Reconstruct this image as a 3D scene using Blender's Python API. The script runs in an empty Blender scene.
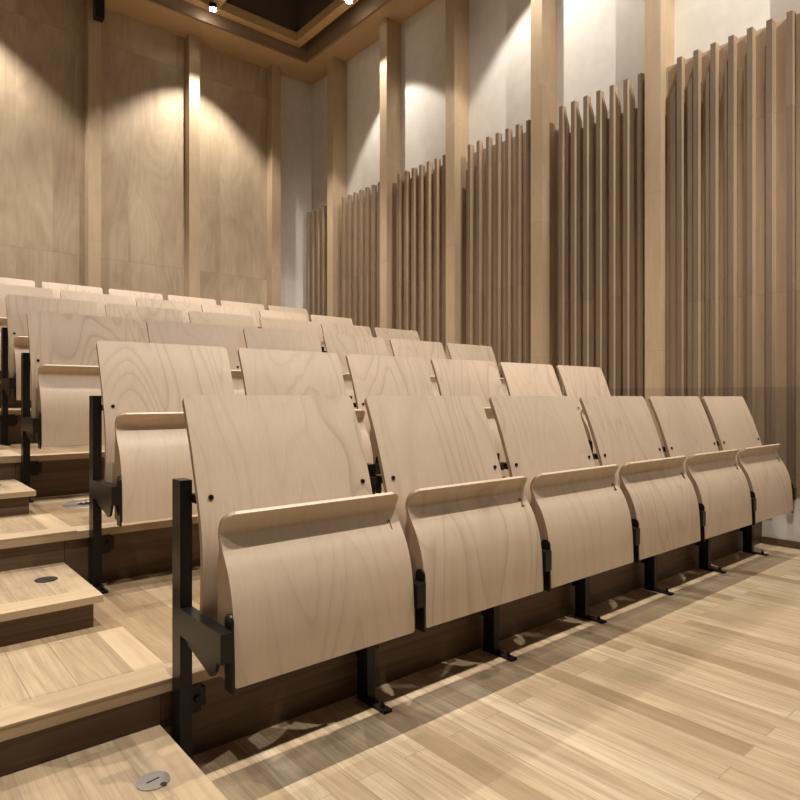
import bpy, bmesh, math, random
from mathutils import Vector, Matrix
random.seed(7)
S = bpy.context.scene
C = S.collection
PI = math.pi

# ------------------------------------------------------------------ measures (metres)
P = .55            # seat pitch along a row (X)
D = .9493          # row pitch (Y)
H = .2009          # height of a tier
STAG = .0555       # every second row is shifted sideways
LIFT = .010        # tier tops above the nominal grid
NR, NS = 6, 6
WX = 3.72          # right wall
BY = 5.293         # back wall
ZC = 4.80          # soffit
LX = -3.2          # left end of what is built
FY = -3.6          # front end of what is built

# ------------------------------------------------------------------ materials
def newmat(name):
    m = bpy.data.materials.new(name); m.use_nodes = True
    nt = m.node_tree
    for n in list(nt.nodes): nt.nodes.remove(n)
    out = nt.nodes.new('ShaderNodeOutputMaterial')
    b = nt.nodes.new('ShaderNodeBsdfPrincipled')
    nt.links.new(b.outputs[0], out.inputs[0])
    return m, nt, b
class G:
    """small node-graph helper"""
    def __init__(s, nt): s.nt = nt
    def n(s, t, **k):
        x = s.nt.nodes.new(t)
        for a, v in k.items(): setattr(x, a, v)
        return x
    def put(s, sock, v):
        if hasattr(v, 'is_output'): s.nt.links.new(v, sock)
        else: sock.default_value = v
    def math(s, op, a, b=0.0, c=None):
        x = s.n('ShaderNodeMath', operation=op)
        s.put(x.inputs[0], a); s.put(x.inputs[1], b)
        if c is not None: s.put(x.inputs[2], c)
        return x.outputs[0]
    def noise(s, vec, scale, detail=2.0, rough=.5, dist=0.0):
        x = s.n('ShaderNodeTexNoise'); s.put(x.inputs['Vector'], vec)
        x.inputs['Scale'].default_value = scale; x.inputs['Detail'].default_value = detail
        x.inputs['Roughness'].default_value = rough; x.inputs['Distortion'].default_value = dist
        return x.outputs[0]
    def mapv(s, vec, scale=(1, 1, 1), loc=(0, 0, 0), rot=(0, 0, 0)):
        x = s.n('ShaderNodeMapping'); s.put(x.inputs[0], vec)
        x.inputs['Location'].default_value = loc; x.inputs['Rotation'].default_value = rot; x.inputs['Scale'].default_value = scale
        return x.outputs[0]
    def vadd(s, a, b):
        x = s.n('ShaderNodeVectorMath', operation='ADD'); s.put(x.inputs[0], a); s.put(x.inputs[1], b); return x.outputs[0]
    def comb(s, x, y, z):
        c = s.n('ShaderNodeCombineXYZ'); s.put(c.inputs[0], x); s.put(c.inputs[1], y); s.put(c.inputs[2], z); return c.outputs[0]
    def sep(s, v):
        c = s.n('ShaderNodeSeparateXYZ'); s.put(c.inputs[0], v); return c.outputs
    def ramp(s, fac, stops, interp='LINEAR'):
        r = s.n('ShaderNodeValToRGB'); s.put(r.inputs[0], fac); cr = r.color_ramp; cr.interpolation = interp
        while len(cr.elements) < len(stops): cr.elements.new(.5)
        for e, (p, c) in zip(cr.elements, stops):
            e.position = p; e.color = (*c, 1) if len(c) == 3 else c
        return r.outputs[0]
    def mix(s, fac, a, b, mode='MIX'):
        x = s.n('ShaderNodeMix', data_type='RGBA', blend_type=mode)
        s.put(x.inputs[0], fac)
        for sk, v in ((x.inputs[6], a), (x.inputs[7], b)):
            if isinstance(v, tuple) and len(v) == 3: v = (*v, 1)
            s.put(sk, v)
        return x.outputs[2]
    def white(s, vec):
        x = s.n('ShaderNodeTexWhiteNoise', noise_dimensions='3D'); s.put(x.inputs['Vector'], vec); return x.outputs[0]
    def objco(s): return s.n('ShaderNodeTexCoord').outputs['Object']
    def rand(s): return s.n('ShaderNodeObjectInfo').outputs['Random']

def mul(c, k): return tuple(x*k for x in c)

def ply(name, base, line, contrast=.62, rough=.42, rings=13.0, sx=4.4, sz=.95):
    """rotary-cut birch: contour lines of a stretched noise, grain along Z, different on every part"""
    m, nt, b = newmat(name); g = G(nt)
    r = g.math('MULTIPLY', g.rand(), 57.0)
    co = g.vadd(g.objco(), g.comb(r, g.math('MULTIPLY', r, .37), g.math('MULTIPLY', r, 1.31)))
    v = g.mapv(co, (sx, sx*.35, sz))
    f = g.noise(v, 1.0, 1.5, .42, .5)
    fr = g.math('FRACT', g.math('MULTIPLY', f, rings))
    lines = g.ramp(fr, [(0, (1, 1, 1)), (.10, (.45, .45, .45)), (.42, (0, 0, 0)), (.9, (.12, .12, .12)), (1, (1, 1, 1))])
    amp = g.ramp(g.noise(g.mapv(co, (2.2, 1, .8)), 1.0, 1.0), [(.36, (.15, .15, .15)), (.62, (1, 1, 1))])
    fac = g.math('MULTIPLY', g.math('MULTIPLY', lines, amp), contrast)
    fib = g.noise(g.mapv(co, (150, 60, 5)), 1.0, 2.0, .6)
    big = g.noise(g.mapv(co, (2.5, 2.5, .9)), 1.0, 2.0)
    c0 = g.mix(g.ramp(big, [(.3, (0, 0, 0)), (.7, (1, 1, 1))]), mul(base, .93), mul(base, 1.06))
    c1 = g.mix(fac, c0, line)
    c2 = g.mix(g.ramp(fib, [(.35, (.13, .13, .13)), (.65, (0, 0, 0))]), c1, mul(line, .95))
    nt.links.new(c2, b.inputs['Base Color'])
    b.inputs['Roughness'].default_value = rough
    b.inputs['Specular IOR Level'].default_value = .35
    return m

def sheet(name, base, dark, cell=(1.2, 1.2, 1.08), off=(0, 0, -.127), rough=.5, joint=.22, jz=True, var=.10, fig=1.0, low=1.0):
    """wall plywood in sheets with thin joints at fixed heights and a mottled maple figure"""
    m, nt, b = newmat(name); g = G(nt)
    co = g.objco()
    x, y, z = g.sep(g.vadd(co, off))
    cz = g.math('DIVIDE', z, cell[2]); fz = g.math('FLOOR', cz)
    cell_id = g.comb(g.math('FLOOR', g.math('DIVIDE', x, cell[0])), g.math('FLOOR', g.math('DIVIDE', y, cell[1])), fz)
    rnd = g.white(g.vadd(cell_id, g.comb(g.math('MULTIPLY', g.rand(), 31.0), 0.0, 0.0)))
    v = g.vadd(co, g.comb(g.math('MULTIPLY', rnd, 9.0), g.math('MULTIPLY', g.rand(), 13.0), g.math('MULTIPLY', rnd, 5.0)))
    f = g.noise(g.mapv(v, (3.2, 3.2, 1.5)), 1.0, 5.0, .6, .8)
    ring = g.math('FRACT', g.math('MULTIPLY', g.noise(g.mapv(v, (2.4, 2.4, .6)), 1.0, 1.6, .45, .4), 14.0))
    ln = g.ramp(ring, [(0, (.9, .9, .9)), (.25, (.25, .25, .25)), (.6, (0, 0, 0)), (1, (.9, .9, .9))])
    fib = g.noise(g.mapv(v, (90, 90, 4)), 1.0, 2.0, .6)
    t = g.math('ADD', g.math('MULTIPLY', g.math('SUBTRACT', rnd, .5), var*2), g.math('MULTIPLY', g.math('SUBTRACT', f, .5), 1.1*fig))
    fac = g.math('ADD', t, .42)
    fac = g.math('ADD', fac, g.math('MULTIPLY', ln, .13*fig))
    fac = g.math('ADD', fac, g.math('MULTIPLY', g.math('SUBTRACT', fib, .5), .45))
    col = g.mix(g.ramp(fac, [(0, (0, 0, 0)), (1, (1, 1, 1))]), base, dark)
    if jz:
        d = g.math('ABSOLUTE', g.math('SUBTRACT', g.math('FRACT', cz), .5))
        jl = g.ramp(d, [(.4972, (0, 0, 0)), (.4985, (1, 1, 1))])
        col = g.mix(g.math('MULTIPLY', jl, joint), col, mul(dark, .45))
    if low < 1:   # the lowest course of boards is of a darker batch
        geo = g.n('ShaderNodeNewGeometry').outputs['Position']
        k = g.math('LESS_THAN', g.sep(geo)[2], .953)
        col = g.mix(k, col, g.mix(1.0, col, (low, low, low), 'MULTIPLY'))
    nt.links.new(col, b.inputs['Base Color'])
    b.inputs['Roughness'].default_value = rough
    b.inputs['Specular IOR Level'].default_value = .3
    return m

def planks(name, tones, length=.85, width=.072, along='Y', rough=.36, gap=.0011, seam=None):
    """strip parquet: every strip its own tone and its own grain"""
    m, nt, b = newmat(name); g = G(nt)
    co = g.objco(); x, y, z = g.sep(co)
    uv = g.comb(y, x, 0.0) if along == 'Y' else g.comb(x, y, 0.0)
    br = g.n('ShaderNodeTexBrick', offset=.37, offset_frequency=2, squash=1.0)
    g.put(br.inputs['Vector'], uv)
    br.inputs['Color1'].default_value = (0, 0, 0, 1); br.inputs['Color2'].default_value = (1, 1, 1, 1)
    br.inputs['Mortar'].default_value = (.5, .5, .5, 1)
    br.inputs['Scale'].default_value = 1.0; br.inputs['Mortar Size'].default_value = gap
    br.inputs['Mortar Smooth'].default_value = .2; br.inputs['Bias'].default_value = 0.0
    br.inputs['Brick Width'].default_value = length; br.inputs['Row Height'].default_value = width
    rnd = g.sep(br.outputs[0])[0]
    ru, rv = (y, x) if along == 'Y' else (x, y)
    gco = g.comb(g.math('ADD', g.math('MULTIPLY', ru, 1.3), g.math('MULTIPLY', rnd, 37.0)),
                 g.math('ADD', g.math('MULTIPLY', rv, 22.0), g.math('MULTIPLY', rnd, 91.0)), 0.0)
    n1 = g.noise(gco, 1.3, 4.0, .62, .6)
    ring = g.math('FRACT', g.math('MULTIPLY', g.noise(gco, .55, 1.5, .4, .5), 9.0))
    ln = g.ramp(ring, [(0, (1, 1, 1)), (.2, (.3, .3, .3)), (.6, (0, 0, 0)), (1, (1, 1, 1))])
    fine = g.noise(g.comb(g.math('MULTIPLY', ru, 9.0), g.math('MULTIPLY', rv, 330.0), rnd), 1.0, 2.0, .6)
    col = g.ramp(rnd, [(i/(len(tones)-1), t) for i, t in enumerate(tones)])
    fac = g.math('ADD', g.math('MULTIPLY', ln, .26), g.math('MULTIPLY', g.ramp(n1, [(.38, (0, 0, 0)), (.72, (1, 1, 1))]), .42))
    col = g.mix(fac, col, mul(tones[0], .62))
    col = g.mix(g.ramp(fine, [(.34, (.32, .32, .32)), (.6, (0, 0, 0))]), col, mul(tones[0], .6))
    # knots and dark mineral streaks
    kn = g.noise(g.comb(g.math('MULTIPLY', ru, 3.5), g.math('MULTIPLY', rv, 13.0), 4.0), 1.0, 2.5, .55)
    col = g.mix(g.ramp(kn, [(.70, (0, 0, 0)), (.80, (.75, .75, .75))]), col, mul(tones[0], .28))
    col = g.mix(g.math('MULTIPLY', br.outputs['Fac'], .55), col, mul(tones[0], .3))
    if seam is not None:
        d = g.math('ABSOLUTE', g.math('SUBTRACT', y, seam))
        col = g.mix(g.ramp(d, [(.0, (.8, .8, .8)), (.004, (0, 0, 0))]), col, (.85, .70, .46))
    nt.links.new(col, b.inputs['Base Color'])
    b.inputs['Roughness'].default_value = rough
    b.inputs['Specular IOR Level'].default_value = .35
    return m

def board(name, base, dark, axis='X', rough=.4, k=1.0):
    """one long board: grain along one axis"""
    m, nt, b = newmat(name); g = G(nt)
    co = g.objco()
    sc = {'X': (1.1, 30, 30), 'Y': (30, 1.1, 30), 'Z': (30, 30, 1.1)}[axis]
    co = g.vadd(co, g.comb(g.math('MULTIPLY', g.rand(), 17.0), g.math('MULTIPLY', g.rand(), 5.0), g.math('MULTIPLY', g.rand(), 29.0)))
    v = g.mapv(co, sc)
    n1 = g.noise(v, 1.0, 4.0, .6, .5)
    ring = g.math('FRACT', g.math('MULTIPLY', g.noise(v, .4, 1.5, .4, .5), 8.0))
    ln = g.ramp(ring, [(0, (1, 1, 1)), (.3, (.3, .3, .3)), (.7, (0, 0, 0)), (1, (1, 1, 1))])
    fac = g.math('ADD', g.math('MULTIPLY', ln, .35*k), g.math('MULTIPLY', g.ramp(n1, [(.3, (0, 0, 0)), (.75, (1, 1, 1))]), .65*k))
    col = g.mix(fac, base, dark)
    nt.links.new(col, b.inputs['Base Color'])
    b.inputs['Roughness'].default_value = rough
    b.inputs['Specular IOR Level'].default_value = .35
    return m

def plain(name, col, rough=.5, metal=0.0, emit=None, estr=1.0, bump=0.0):
    m, nt, b = newmat(name)
    b.inputs['Base Color'].default_value = (*col, 1)
    b.inputs['Roughness'].default_value = rough; b.inputs['Metallic'].default_value = metal
    if emit:
        b.inputs['Emission Color'].default_value = (*emit, 1); b.inputs['Emission Strength'].default_value = estr
    g = G(nt)
    n = g.noise(g.mapv(g.objco(), (9, 9, 9)), 1.0, 3.0)
    c = g.mix(g.ramp(n, [(.3, (0, 0, 0)), (.7, (1, 1, 1))]), mul(col, .95), mul(col, 1.04))
    nt.links.new(c, b.inputs['Base Color'])
    b.inputs['Specular IOR Level'].default_value = .25
    return m

BIRCH = (.60, .475, .355); BIRCHL = (.38, .275, .19)
M = {}
M['birch'] = ply('birch_plywood', BIRCH, BIRCHL)
M['birch_edge'] = board('plywood_edge', (.40, .275, .175), (.27, .175, .105), 'Z')
M['oak'] = planks('oak_strip_floor', [(.33, .235, .135), (.53, .40, .255), (.58, .445, .29), (.66, .53, .365), (.43, .315, .19)])
M['oak_tread'] = planks('oak_tread_floor', [(.34, .245, .145), (.47, .355, .225), (.53, .405, .265), (.42, .31, .19)], .70, .10)
M['oak_tier'] = planks('oak_tier_floor', [(.30, .205, .115), (.40, .285, .17), (.45, .33, .20), (.36, .255, .145)], .85, .085)
M['oak_edge'] = board('oak_edge_board', (.51, .385, .245), (.34, .24, .14), 'X', k=.8)
M['oak_edge_y'] = board('oak_border_board', (.51, .385, .245), (.34, .24, .14), 'Y', k=.8)
M['riser'] = board('smoked_oak_riser', (.155, .098, .058), (.066, .038, .021), 'X', .38)
M['maple'] = sheet('maple_wall_panel', (.55, .435, .30), (.34, .25, .16), cell=(.5, 5, 2.16), fig=1.4)
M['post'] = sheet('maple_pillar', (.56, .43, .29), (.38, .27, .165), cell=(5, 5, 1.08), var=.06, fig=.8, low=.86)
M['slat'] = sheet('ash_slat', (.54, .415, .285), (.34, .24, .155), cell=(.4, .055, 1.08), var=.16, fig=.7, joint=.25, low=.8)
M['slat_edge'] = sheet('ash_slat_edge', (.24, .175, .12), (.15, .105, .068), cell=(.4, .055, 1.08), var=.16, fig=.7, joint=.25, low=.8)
M['soffit'] = sheet('soffit_panel', (.60, .44, .26), (.44, .30, .16), cell=(1.2, 1.2, 9), jz=False)
M['fascia'] = board('fascia_board', (.30, .20, .125), (.21, .138, .083), 'X')
M['beam'] = board('golden_batten', (.66, .46, .23), (.48, .32, .14), 'X')
M['plaster'] = plain('white_plaster', (.74, .70, .63), .8)
M['dark'] = plain('dark_void', (.12, .095, .07), .9)
M['black'] = plain('black_steel', (.012, .011, .0105), .34)
M['bolt'] = plain('black_bolt', (.008, .008, .008), .4)
M['steel'] = plain('brushed_steel', (.42, .40, .37), .38, .85)
M['bronze'] = plain('dark_bronze', (.06, .055, .05), .4, .7)
M['ink'] = plain('engraved_ink', (.09, .055, .04), .6)
M['lens'] = plain('lamp_lens', (1, 1, 1), .3, 0, (1, .93, .82), 60)

# ------------------------------------------------------------------ mesh helpers
def box(bm, x0, x1, y0, y1, z0, z1, mi=0):
    vs = [bm.verts.new(p) for p in ((x0,y0,z0),(x1,y0,z0),(x1,y1,z0),(x0,y1,z0),(x0,y0,z1),(x1,y0,z1),(x1,y1,z1),(x0,y1,z1))]
    for q in ((0,3,2,1),(4,5,6,7),(0,1,5,4),(1,2,6,5),(2,3,7,6),(3,0,4,7)):
        f = bm.faces.new([vs[i] for i in q]); f.material_index = mi
    return vs
def prism(bm, pts, axis, a, b):
    """closed outline pts (2D) extruded along axis from a to b"""
    def co(p, t):
        return {'X': (t, p[0], p[1]), 'Y': (p[0], t, p[1]), 'Z': (p[0], p[1], t)}[axis]
    va = [bm.verts.new(co(p, a)) for p in pts]; vb = [bm.verts.new(co(p, b)) for p in pts]
    bm.faces.new(va); bm.faces.new(vb[::-1])
    n = len(pts)
    for i in range(n): bm.faces.new((va[i], vb[i], vb[(i+1) % n], va[(i+1) % n]))
def cyl(bm, c, r, h, axis='Z', seg=20, r2=None):
    mat = Matrix.Translation(c) @ {'Z': Matrix.Identity(4), 'Y': Matrix.Rotation(PI/2, 4, 'X'), 'X': Matrix.Rotation(PI/2, 4, 'Y')}[axis]
    bmesh.ops.create_cone(bm, cap_ends=True, segments=seg, radius1=r, radius2=r if r2 is None else r2, depth=h, matrix=mat)
def link(name, bm, mats, parent=None, bevel=0.0, smooth=None):
    if bevel:
        es = [e for e in bm.edges if len(e.link_faces) == 2 and e.calc_face_angle(0) > .6]
        bmesh.ops.bevel(bm, geom=es, offset=bevel, segments=2, profile=.5, affect='EDGES', clamp_overlap=True)
    bmesh.ops.recalc_face_normals(bm, faces=bm.faces)
    me = bpy.data.meshes.new(name); bm.to_mesh(me); bm.free()
    for m in (mats if isinstance(mats, (list, tuple)) else [mats]): me.materials.append(m)
    if smooth is not None:
        me.polygons.foreach_set('use_smooth', [True]*len(me.polygons))
        me.set_sharp_from_angle(angle=math.radians(smooth))
    o = bpy.data.objects.new(name, me); C.objects.link(o)
    if parent: o.parent = parent
    return o
def nb(): return bmesh.new()
def thing(name, label, cat, loc=(0, 0, 0), group=None):
    o = bpy.data.objects.new(name, None); o.empty_display_size = .1; C.objects.link(o); o.location = loc
    return tag(o, label, cat, group)
def tag(o, label, cat, group=None):
    o['label'] = label; o['category'] = cat
    if group: o['group'] = group
    return o
def struct(o): o['kind'] = 'structure'; return o
def catmull(pts, n):
    out = []
    p = [pts[0]] + list(pts) + [pts[-1]]
    for i in range(1, len(p)-2):
        for k in range(n):
            t = k/n; a, b, c, d = p[i-1], p[i], p[i+1], p[i+2]
            out.append(tuple(.5*((2*b[j]) + (-a[j]+c[j])*t + (2*a[j]-5*b[j]+4*c[j]-d[j])*t*t + (-a[j]+3*b[j]-3*c[j]+d[j])*t**3) for j in (0, 1)))
    out.append(tuple(pts[-1])); return out

# ------------------------------------------------------------------ the seat
def shell(name, front, rear, x0, x1, rt, rb, mats, parent, nx=14):
    """curved plywood: front and rear (y,z) curves of equal length, top and bottom corners rounded"""
    bm = nb()
    n = len(front)
    s = [0.0]
    for i in range(1, n): s.append(s[-1] + math.dist(front[i], front[i-1]))
    L = s[-1]
    def inset(d, r): return 0 if d >= r else r - math.sqrt(max(0, r*r-(r-d)**2))
    F, B = [], []
    for i in range(n):
        ins = max(inset(s[i], rb), inset(L-s[i], rt))
        xs = [x0+ins+(x1-x0-2*ins)*k/nx for k in range(nx+1)]
        F.append([bm.verts.new((x, *front[i])) for x in xs]); B.append([bm.verts.new((x, *rear[i])) for x in xs])
    for i in range(n-1):
        for k in range(nx):
            bm.faces.new((F[i][k], F[i][k+1], F[i+1][k+1], F[i+1][k])); bm.faces.new((B[i][k], B[i+1][k], B[i+1][k+1], B[i][k+1]))
        for k in (0, nx):
            f = bm.faces.new((F[i][k], F[i+1][k], B[i+1][k], B[i][k])); f.material_index = 1
    for i in (0, n-1):
        for k in range(nx):
            f = bm.faces.new((F[i][k], F[i][k+1], B[i][k+1], B[i][k])); f.material_index = 1 if i == 0 else 0
    return link(name, bm, mats, parent, smooth=38)
def dense_ends(curve, m=5):
    """extra rows near both ends so that the rounded corners are round"""
    a, b = curve[0], curve[1]; c, d = curve[-2], curve[-1]
    st = [tuple(a[j]+(b[j]-a[j])*(k/m)**1.6 for j in (0, 1)) for k in range(m)]
    en = [tuple(d[j]+(c[j]-d[j])*(k/m)**1.6 for j in (0, 1)) for k in range(m)][::-1]
    return st + curve[1:-1] + en
def offset(curve, t):
    out = []
    for i in range(len(curve)):
        a = curve[max(0, i-1)]; b = curve[min(len(curve)-1, i+1)]
        ty, tz = b[0]-a[0], b[1]-a[1]; l = math.hypot(ty, tz)
        out.append((curve[i][0]+tz/l*t, curve[i][1]-ty/l*t))
    return out
BACKP = dense_ends(catmull([(-.104, .352), (-.113, .41), (-.1165, .48), (-.1155, .547), (-.102, .622), (-.074, .711), (-.043, .797), (0, .8955)], 4))
BACKR = offset(BACKP, .013)
SEATP = dense_ends(catmull([(-.249, .271), (-.2475, .32), (-.244, .385), (-.233, .455), (-.213, .51), (-.1885, .55), (-.1765, .573), (-.1715, .590), (-.1785, .609), (-.196, .6315)], 5))
def rear_of_seat(p):
    y, z = p
    return y
_r = offset(SEATP, .0085)
SEATR = []
for (y, z), (ry, rz) in zip(SEATP, _r):
    t = max(0, min(1, (z-.53)/.06))
    SEATR.append((-.161*(1-t)+ry*t, z*(1-t)+rz*t))
def seat_y(z):
    for a, b in zip(SEATP, SEATP[1:]):
        if a[1] <= z <= b[1]: return a[0]+(b[0]-a[0])*(z-a[1])/(b[1]-a[1])
    return -.2

def make_leg(root, x0, foot, sides):
    """black steel leg between two seats: post, arm, gusset, foot, wall bracket"""
    bm = nb(); box(bm, x0-.021, x0+.008, -.037, .012, foot+.008, .695)
    post = link('leg_post', bm, M['black'], root, bevel=.003)
    bm = nb(); box(bm, x0-.021, x0+.008, -.256, -.036, .333, .396)
    link('support_arm', bm, M['black'], post, bevel=.003)
    bm = nb(); prism(bm, [(-.036, .334), (-.05, .318), (-.165, .290), (-.18, .285), (-.195, .288), (-.207, .299), (-.215, .315), (-.22, .334)], 'X', x0-.012, x0-.004)
    link('gusset_plate', bm, M['black'], post)
    bm = nb(); box(bm, x0-.021, x0+.008, -.115, .014, foot, foot+.008)
    cyl(bm, (x0-.0065, -.088, foot+.012), .008, .009, seg=6); cyl(bm, (x0-.0065, -.088, foot+.020), .0045, .009, seg=10)
    link('foot_plate', bm, M['black'], post)
    bm = nb(); box(bm, x0+.008, x0+.066, .020, .030, .112+foot*.6, .182+foot*.6)
    bmesh.ops.bevel(bm, geom=[e for e in bm.edges if abs(e.verts[0].co.y-e.verts[1].co.y) > .005 and e.verts[0].co.x > x0+.05], offset=.012, segments=4, affect='EDGES')
    cyl(bm, (x0+.045, .017, .146+foot*.6), .009, .007, 'Y', 6); box(bm, x0-.012, x0+.010, .008, .030, .118+foot*.6, .176+foot*.6)
    link('riser_bracket', bm, M['black'], post)
    bm = nb()
    xa = x0+.0075 if 'R' in sides else x0-.026
    arc = [(-.2315+.0175*math.cos(a), .410+.0175*math.sin(a)) for a in [PI*k/8 for k in range(9)]]
    prism(bm, arc+[(-.249, .262), (-.214, .262)], 'X', xa, xa+.0055)
    cyl(bm, (xa+.003, -.2315, .405), .008, .008, 'X', 10)
    link('hinge_plate', bm, M['black'], post)
    for sd, xa, xb in (('R', .006, .034), ('L', -.047, -.019)):
        if sd in sides:
            bm = nb(); box(bm, x0+xa, x0+xb, -.079, -.030, .642, .663); link('backrest_pin', bm, M['black'], post)
    return post

def digit_mesh(txt):
    cu = bpy.data.curves.new('numeral', 'FONT'); cu.body = txt; cu.size = .034; cu.offset = .0008; cu.align_x = 'CENTER'; cu.resolution_u = 4
    t = bpy.data.objects.new('numeral_source', cu); C.objects.link(t)
    dg = bpy.context.evaluated_depsgraph_get()
    me = bpy.data.meshes.new_from_object(t.evaluated_get(dg))
    bpy.data.objects.remove(t)
    bm = nb(); bm.from_mesh(me); bpy.data.meshes.remove(me)
    for k in range(1, 18):
        bmesh.ops.bisect_plane(bm, geom=bm.verts[:]+bm.edges[:]+bm.faces[:], plane_co=(0, k*.0018, 0), plane_no=(0, 1, 0), dist=1e-6)
    return bm

def make_seat(foot, end):
    root = thing('theatre_seat', 'x', 'theatre seat')
    back = shell('backrest', BACKP, BACKR, .0, .497, .016, .012, [M['birch'], M['birch_edge']], root)
    for bx in (.030, .470):
        bm = nb(); cyl(bm, (bx, -.0925, .658), .0062, .006, 'Y', 16)
        link('bolt_head', bm, M['bolt'], back)
    shell('seat_shell', SEATP, SEATR, .0155, .524, .028, .006, [M['birch'], M['birch_edge']], root, 16)
    make_leg(root, 0.0, foot, 'R' if end else 'LR')
    return root
def copy_tree(o, parent=None):
    c = o.copy(); C.objects.link(c)
    if parent: c.parent = parent
    for ch in list(o.children): copy_tree(ch, c)
    return c
protos = {(a, e): make_seat(LIFT if a else 0.0, e) for a in (0, 1) for e in (0, 1)}
ROWN = ['front', 'second', 'third', 'fourth', 'fifth', 'rearmost']
SEATN = ['nearest the aisle steps', 'second from the aisle steps', 'third from the aisle steps', 'third from the slatted wall', 'second from the slatted wall', 'nearest the slatted wall']
used = {k: False for k in protos}
for r in range(NR):
    for k in range(NS):
        kind = (int(r > 0), int(k == 0))
        if used[kind]: o = copy_tree(protos[kind])
        else: o = protos[kind]; used[kind] = True
        o.location = (k*P+STAG*(r % 2), r*D, r*H)
        o['label'] = ('folded birch plywood seat numbered %d in the front row, %s' % (k+1, SEATN[k])) if r == 0 else \
            'folded birch plywood seat in the %s row, %s' % (ROWN[r] if r == 5 else ROWN[r]+' tiered', SEATN[k])
        o['category'] = 'theatre seat'; o['group'] = 'folded plywood seats in six tiered rows'
        if k == NS-1: make_leg(o, P, 0.0 if r == 0 else LIFT, 'L')      # the row's last leg
        if r == 0:
            sh = [c for c in o.children if c.name.startswith('seat_shell')][0]
            if k == 0:
                bm = nb(); bm.faces.new([bm.verts.new((px, py, 0)) for px, py in ((.0012, .0), (.0040, .0), (.0040, .024), (.0016, .024), (-.0070, .0185), (-.0070, .0150), (.0012, .0190))])
                for q in range(1, 14): bmesh.ops.bisect_plane(bm, geom=bm.verts[:]+bm.edges[:]+bm.faces[:], plane_co=(0, q*.0018, 0), plane_no=(0, 1, 0), dist=1e-6)
            else: bm = digit_mesh(str(k+1))
            for v in bm.verts:
                z = .539+v.co.y; v.co = Vector((.488+v.co.x, seat_y(z)-.0012, z))
            d = link('seat_numeral', bm, M['ink'], sh); d['label'] = 'dark numeral %d' % (k+1)

# ------------------------------------------------------------------ tiers, steps and what is let into them
AX = -1.45        # left end of the aisle
TN = ['front', 'second', 'third', 'fourth', 'fifth', 'sixth']
for r in range(1, NR+1):
    z = r*H+LIFT; y0 = (r-1)*D
    y1 = r*D+.033 if r < NR else BY-.012
    lab = 'oak floored tier with dark riser carrying the %s row of seats' % (ROWN[r] if r < NR else '') if r < NR else 'narrow top tier running along the back wall behind the rearmost seats'
    t = thing('seating_tier', lab, 'platform', (0, y0, 0), 'stepped seating tiers')
    def part(name, bm, m, par=t, **k):
        for v in bm.verts: v.co.y -= y0
        return link(name, bm, m, par, **k)
    zb = (r-1)*H+(LIFT if r > 1 else 0)
    bm = nb(); box(bm, AX, WX, y0+.12, y1, z-.027, z); part('tread_floor', bm, M['oak_tier'])
    bm = nb(); box(bm, AX, WX, y0+.020, y0+.12, z-.027, z); part('nosing', bm, M['oak_edge'], bevel=.002)
    bm = nb(); box(bm, -.040, WX, y0+.033, y0+.055, zb, z-.027); part('riser_board', bm, M['riser'])
    bm = nb(); box(bm, AX, -.0415, y0+.033, y0+.055, zb, z-.027); part('riser_board', bm, M['riser'])
    if r < NR:   # framed landing in the aisle, its frame a hair above the tier
        bm = nb(); box(bm, AX, -.075, y0+.115, y0+.455, z, z+.004); lp = part('landing_panel', bm, M['oak_tread'])
        bm = nb(); box(bm, AX, -.003, y0+.019, y0+.115, z, z+.0042); part('landing_border', bm, M['oak_edge'], lp)
        bm = nb(); box(bm, -.075, -.003, y0+.115, y0+.455, z, z+.0042); part('landing_border', bm, M['oak_edge_y'], lp)
for r in range(NR):
    z0 = r*H+(LIFT if r else 0); z = (r+.5)*H+LIFT*.5; y0 = r*D
    t = thing('aisle_step', 'oak half-height step block in the aisle in front of the %s tier' % (['first', 'second', 'third', 'fourth', 'fifth', 'top'][r]), 'step', (-.75, y0, z0), 'half steps up the aisle')
    def part(name, bm, m, **k):
        for v in bm.verts: v.co -= t.location
        return link(name, bm, m, t, **k)
    bm = nb(); box(bm, AX, -.115, y0-.360, y0+.033, z-.021, z); part('tread', bm, M['oak_tread'])
    bm = nb(); box(bm, AX, -.044, y0-.452, y0-.360, z-.021, z); part('nosing', bm, M['oak_edge'], bevel=.0015)
    bm = nb(); box(bm, -.115, -.044, y0-.360, y0+.033, z-.021, z); part('tread_border', bm, M['oak_edge_y'])
    bm = nb(); box(bm, AX, -.066, y0-.432, y0-.410, z0, z-.021); part('riser_board', bm, M['riser'])
    bm = nb(); box(bm, -.088, -.066, y0-.410, y0+.033, z0, z-.021); part('side_board', bm, M['riser'])

def floor_disc(x, y, z, m, label):
    t = thing('floor_socket', label, 'floor socket', (x, y, z), 'round floor sockets')
    bm = nb(); cyl(bm, (0, 0, .0012), .033, .0024, seg=40); l = link('lid', bm, m, t, smooth=40)
    bm = nb(); box(bm, -.0135, .0135, -.0017, .0017, .0024, .0029); s = link('slot', bm, M['bolt'], l); s.rotation_euler.z = math.radians(8)
    bm = nb(); cyl(bm, (.012, -.026, .0026), .0065, .0006, seg=16); link('finger_notch', bm, M['bronze'] if m is M['steel'] else M['bolt'], l)
floor_disc(-.135, -.186, .5*H+LIFT*.5, M['steel'], 'round brushed steel floor socket with a slot in the lowest aisle step')
floor_disc(-.139, .779, 1.5*H+LIFT*.5, M['bronze'], 'round dark floor socket in the second aisle step')
floor_disc(-.158, 1.738, 2.5*H+LIFT*.5, M['bronze'], 'round dark floor socket in the third aisle step, cut by the left edge')
t = thing('floor_air_vent', 'round silver floor air vent under the third row, behind the second row end leg', 'air vent', (.185, 1.575, 2*H+LIFT))
bm = nb()
for i in range(2):
    pass
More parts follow.
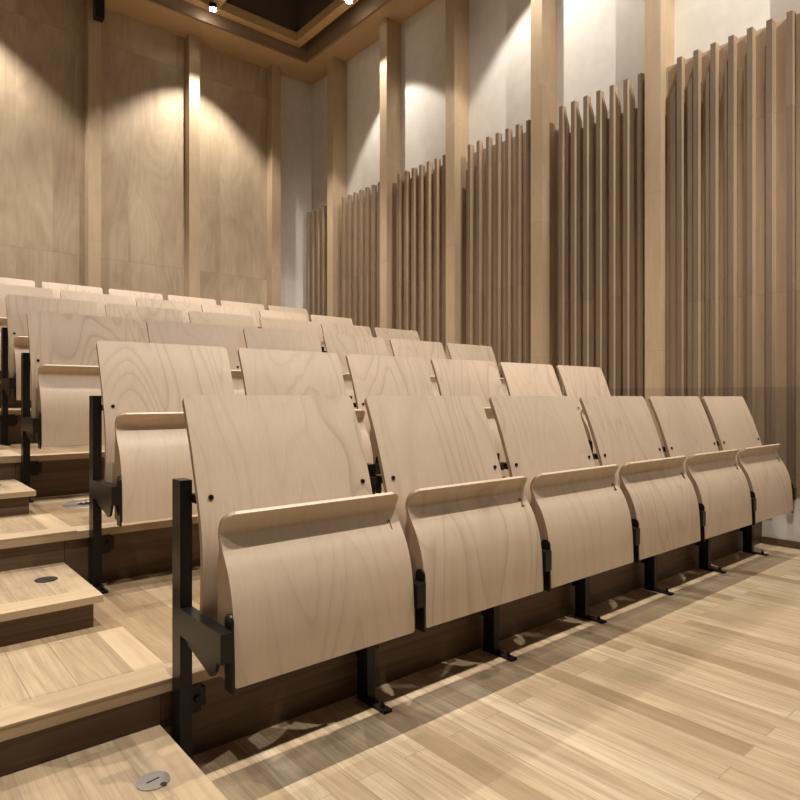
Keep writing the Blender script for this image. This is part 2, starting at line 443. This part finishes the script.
N = 48; prof = [(.045, .002), (.055, .006), (.095, .006), (.105, .0)]
rings = [[bm.verts.new((a*math.cos(2*PI*k/N), a*math.sin(2*PI*k/N), b)) for k in range(N)] for a, b in prof]
for a, b in zip(rings, rings[1:]):
    for k in range(N): bm.faces.new((a[k], a[(k+1) % N], b[(k+1) % N], b[k]))
link('rim', bm, M['steel'], t, smooth=40)
bm = nb(); cyl(bm, (0, 0, .001), .047, .002, seg=32)
for k in range(12):
    a = 2*PI*k/12; v = box(bm, .012, .043, -.003, .003, .002, .005)
    bmesh.ops.rotate(bm, verts=v, cent=(0, 0, 0), matrix=Matrix.Rotation(a, 3, 'Z'))
link('grille', bm, M['bronze'], t)

# ------------------------------------------------------------------ setting
bm = nb(); box(bm, LX, WX, FY, .055, -.05, 0); struct(link('floor', bm, M['oak']))
bm = nb(); box(bm, WX, WX+.12, FY, BY+.12, 0, 5.7); struct(link('wall_right', bm, M['plaster']))
bm = nb(); box(bm, LX, 3.15, BY, BY+.12, 0, 5.7, 0); box(bm, 3.15, WX, BY, BY+.12, 0, 5.7, 1)
struct(link('wall_back', bm, [M['maple'], M['plaster']]))
bm = nb(); box(bm, 3.61, WX, FY, .031, .0, .308); struct(link('trim_4', bm, M['plaster']))
bm = nb(); box(bm, 3.594, 3.61, FY, .031, 0, .042); struct(link('baseboard_right', bm, M['riser']))
# soffit round a dark coffered void
VX, VY = 3.36, 4.853
bm = nb(); box(bm, VX+.03, WX, FY, BY, ZC, ZC+.05); box(bm, LX, VX+.03, VY+.03, BY, ZC, ZC+.05); struct(link('ceiling', bm, M['soffit']))
bm = nb(); box(bm, VX, VX+.03, FY, VY+.03, ZC, 5.2); box(bm, LX, VX, VY, VY+.03, ZC, 5.2)
struct(link('trim_1', bm, M['fascia']))
bm = nb(); box(bm, LX, WX, FY, BY, 5.62, 5.7); struct(link('ceiling', bm, M['dark']))
bm = nb(); box(bm, 3.20, 3.23, FY, 4.80, 5.022, 5.62); struct(link('trim_2', bm, M['dark']))
bm = nb(); box(bm, LX, 3.20, 4.77, 4.80, 5.022, 5.62); struct(link('trim_3', bm, M['dark']))
# coffer grid of golden battens
gz = 4.92
grid = thing('coffer_grid', 'golden timber batten grid in the dark ceiling opening', 'ceiling grid', (3.2, 4.78, gz))
def gpart(*b):
    bm = nb(); box(bm, *b)
    for v in bm.verts: v.co -= grid.location
    return link('batten', bm, M['beam'], grid)
gpart(3.165, 3.262, FY, 4.842, gz, gz+.10)
gpart(LX, 3.165, 4.742, 4.842, gz, gz+.10)
for x in (2.19, 0.0, -2.19): gpart(x-.045, x+.045, FY, 4.742, gz+.001, gz+.10)
for y in (3.77, 1.58, -.61, -2.8): gpart(LX, 3.165, y-.045, y+.045, gz+.002, gz+.101)

# pillars against the right wall
PLn = ['farthest from the camera, by the back corner', 'second from the back corner', 'third from the back corner', 'third from the right edge', 'second from the right edge', 'at the right edge']
PY = [.633+.978*k for k in (4, 3, 2, 1, 0, -1)]
for i, y in enumerate(PY):
    bm = nb(); box(bm, 3.525, WX, y, y+.113, 0 if i > 4 else 0, ZC)
    for v in bm.verts: v.co -= Vector((3.62, y, 0))
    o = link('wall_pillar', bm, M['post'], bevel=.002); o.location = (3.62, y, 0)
    tag(o, 'tall maple pillar on the slatted right wall, ' + ['farthest one, by the back corner', 'second from the back corner', 'middle one of five', 'second from the right of the picture', 'the widest, rightmost of the five', 'outside the right edge'][i], 'pillar', 'maple pillars on the slatted wall')
# pilasters on the back wall
for i, x in enumerate((3.09, 2.095, 1.09, .09, -.91)):
    bm = nb(); box(bm, x, x+.118, BY-.123, BY, 6*H+LIFT, ZC)
    for v in bm.verts: v.co -= Vector((x, BY, 6*H+LIFT))
    o = link('wall_pilaster', bm, M['post'], bevel=.002); o.location = (x, BY, 6*H+LIFT)
    tag(o, 'flat maple pilaster on the back wall, ' + ['beside the plain white wall corner', 'in the middle of the lit panels', 'below the black steel hanger', 'outside the left edge', 'far outside the left edge'][i], 'pilaster', 'maple pilasters on the back wall')
bm = nb(); box(bm, -.042, .042, -.042, .042, -.245, 0)
o = link('ceiling_hanger', bm, M['black'], bevel=.003); o.location = (1.163, 5.085, ZC)
tag(o, 'black square steel hanger below the soffit at the top left pilaster', 'hanger')

# slatted panels between the pillars
FX, ZT = 3.55, 3.142
ZBAY = {5: .31, 4: 2*H+LIFT, 3: 3*H+LIFT, 2: 4*H+LIFT, 1: 5*H+LIFT, 0: 6*H+LIFT}
bays = [ # low y, count, first offset, companions: (side, widths)
    (5, PY[5]+.113, 7), (4, PY[4]+.113, 7), (3, PY[3]+.113, 7), (2, PY[2]+.113, 7), (1, PY[1]+.113, 7), (0, PY[0]+.113, 5)]
BLAB = {5: 'wavy timber slat panel at the right edge, right of the widest pillar', 4: 'timber slat panel left of the widest pillar, second bay from the right',
        3: 'timber slat panel in the third bay from the right edge', 2: 'timber slat panel in the fourth bay from the right, narrow fins', 1: 'timber slat panel in the fifth bay, second from the back corner', 0: 'dim short run of slats in the white back corner'}
for idx, ylo, cnt in bays:
    ZB = ZBAY[idx]
    t = thing('slat_panel', BLAB[idx], 'slat wall', (3.65, ylo, ZB), 'slatted panels between the pillars')
    yhi = ylo+.865 if idx else BY-.004
    if idx == 0: yhi = 5.15
    bm = nb(); box(bm, 3.605 if idx == 5 else 3.64, WX-.001, ylo+.002, yhi-.002, ZB, ZT)
    ylast = ylo+.051+.1095*(cnt-1)
    if idx in (1, 2, 3, 4):   # low backing so that white plaster shows between the fin tops
        bm.free(); bm = nb(); box(bm, 3.602, WX-.001, ylo+.002, ylast+(.018 if idx == 4 else .046), ZB, ZT-(.20 if idx == 4 else .06))
    for v in bm.verts: v.co -= t.location
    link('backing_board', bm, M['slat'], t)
    for i in range(cnt):
        y = ylo+(.092 if idx == 5 else .051)+.1095*i
        if idx == 0: y = ylo+.03+.112*i
        j = cnt-1-i                       # 0 at the far end of the bay
        bm = nb()
        xb = 3.604 if idx == 5 else 3.601 if idx else 3.638
        box(bm, FX, xb, y-.017, y+.016, ZB, ZT+.006)
        # companion board: lower, growing towards the far end of the bay
        if idx in (1, 2, 3):
            w = max(0, .030-.009*j)
            if w > .004 and j < 4: box(bm, FX+.012, xb-.0005, y+.016, y+.016+w, ZB, ZT-.21)
        elif idx == 5:
            w = max(0, .048-.0075*j)
            if w > .004: prism(bm, [(y+.016, ZB), (y+.016, ZT-.13), (y+.016+w, ZT-.13-w*1.6), (y+.016+w, ZB)], 'X', FX+.008, xb-.0005)
        elif idx == 4:
            w = .030
            prism(bm, [(y-.017, ZB), (y-.017, ZT-.03), (y-.017-w, ZT-.15), (y-.017-w, ZB)], 'X', 3.575, xb-.0005)
        bm.normal_update()
        for v in bm.verts: v.co -= t.location
        bmesh.ops.recalc_face_normals(bm, faces=bm.faces)
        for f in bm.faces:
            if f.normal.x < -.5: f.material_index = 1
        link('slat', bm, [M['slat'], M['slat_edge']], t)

# ------------------------------------------------------------------ lamps of the ceiling grid
WARM = (1.0, .935, .86)
LZ = 4.86
def lamp(x, y, power, half, blend=.12, label=None, tilt=0, aim=None):
    t = thing('ceiling_spotlight', label, 'spotlight', (x, y, gz), 'spotlights on the ceiling grid')
    bm = nb(); cyl(bm, (0, 0, -.025), .038, .05, seg=24); h = link('housing', bm, M['black'], t, smooth=40)
    bm = nb(); bmesh.ops.create_uvsphere(bm, u_segments=20, v_segments=10, radius=.036, matrix=Matrix.Translation((0, 0, -.048)) @ Matrix.Diagonal((1, 1, .6, 1))); link('lens', bm, M['lens'], h, smooth=60)
    l = bpy.data.lights.new('spot_beam', 'SPOT'); l.energy = power; l.color = WARM; l.spot_size = math.radians(half*2); l.spot_blend = blend; l.shadow_soft_size = .022
    lo = bpy.data.objects.new('spot_beam', l); C.objects.link(lo); lo.parent = t; lo.location = (0, 0, -.095); lo.rotation_euler = (math.radians(-tilt), 0, 0)
    if aim: lo.rotation_euler = (Vector(aim)-Vector((x, y, gz-.095))).to_track_quat('-Z', 'Y').to_euler()
    return t
WP, SP = 122, 400
lamp(2.157, 4.706, 235, 47, .42, label='lit ceiling spotlight at the left, above the back wall panels')
lamp(0.0, 4.706, 235, 47, .42, label='ceiling spotlight out of view above the left end of the back wall')
lamp(3.144, 3.697, WP, 41, .2, 'lit ceiling spotlight at the top middle, above the slatted wall', 6)
lamp(3.144, 1.74, WP, 46, .25, 'ceiling spotlight out of view above the middle of the slatted wall', 4)
lamp(3.144, -.22, WP, 44, .3, 'ceiling spotlight out of view above the right bay of the slatted wall', 0)
lamp(3.144, -2.18, WP, 50, .5, 'ceiling spotlight out of view above the front end of the right wall', 0)
lamp(1.2, -3.3, 650, 24, .7, 'added unseen spotlight beyond the front, brightening the slatted wall', 0, (3.6, 1.5, 2.2))  # added lamp with no known source, brightens the front-facing sides of the slats
for x, y, k, hf, w in ((-.1, -.65, 1, 44, 'front row, left'), (1.95, -.65, 1.05, 43, 'front row, right'), (-1.9, -.65, .8, 40, 'aisle, front'),
             (-.1, 1.95, .5, 42, 'second and third rows, left'), (1.7, 1.95, .5, 42, 'second and third rows, right'),
             (-.1, 3.72, .62, 50, 'rear rows, left'), (1.7, 3.72, .62, 48, 'rear rows, right'), (-1.9, 1.95, .4, 42, 'aisle, rear')):
    lamp(x, y, SP*k, hf, .75, 'ceiling spotlight out of view above the ' + w)

W = bpy.data.worlds.new('room_glow'); S.world = W; W.use_nodes = True
bg = W.node_tree.nodes['Background']; bg.inputs[0].default_value = (1.0, .9, .78, 1); bg.inputs[1].default_value = .05

# ------------------------------------------------------------------ camera
cam = bpy.data.cameras.new('camera'); co = bpy.data.objects.new('camera', cam); C.objects.link(co)
cam.sensor_fit = 'HORIZONTAL'; cam.sensor_width = 36; cam.lens = 635.2*36/800; cam.shift_y = -2.8069/800
cam.clip_start = .05; cam.clip_end = 60
co.location = (-.5886, -1.5029, .8907); co.rotation_euler = (PI/2, 0, -.7027)
S.camera = co
S.view_settings.view_transform = 'Standard'; S.view_settings.look = 'None'; S.view_settings.gamma = 1.0
S.view_settings.use_curve_mapping = False
S.view_settings.exposure = 0.12
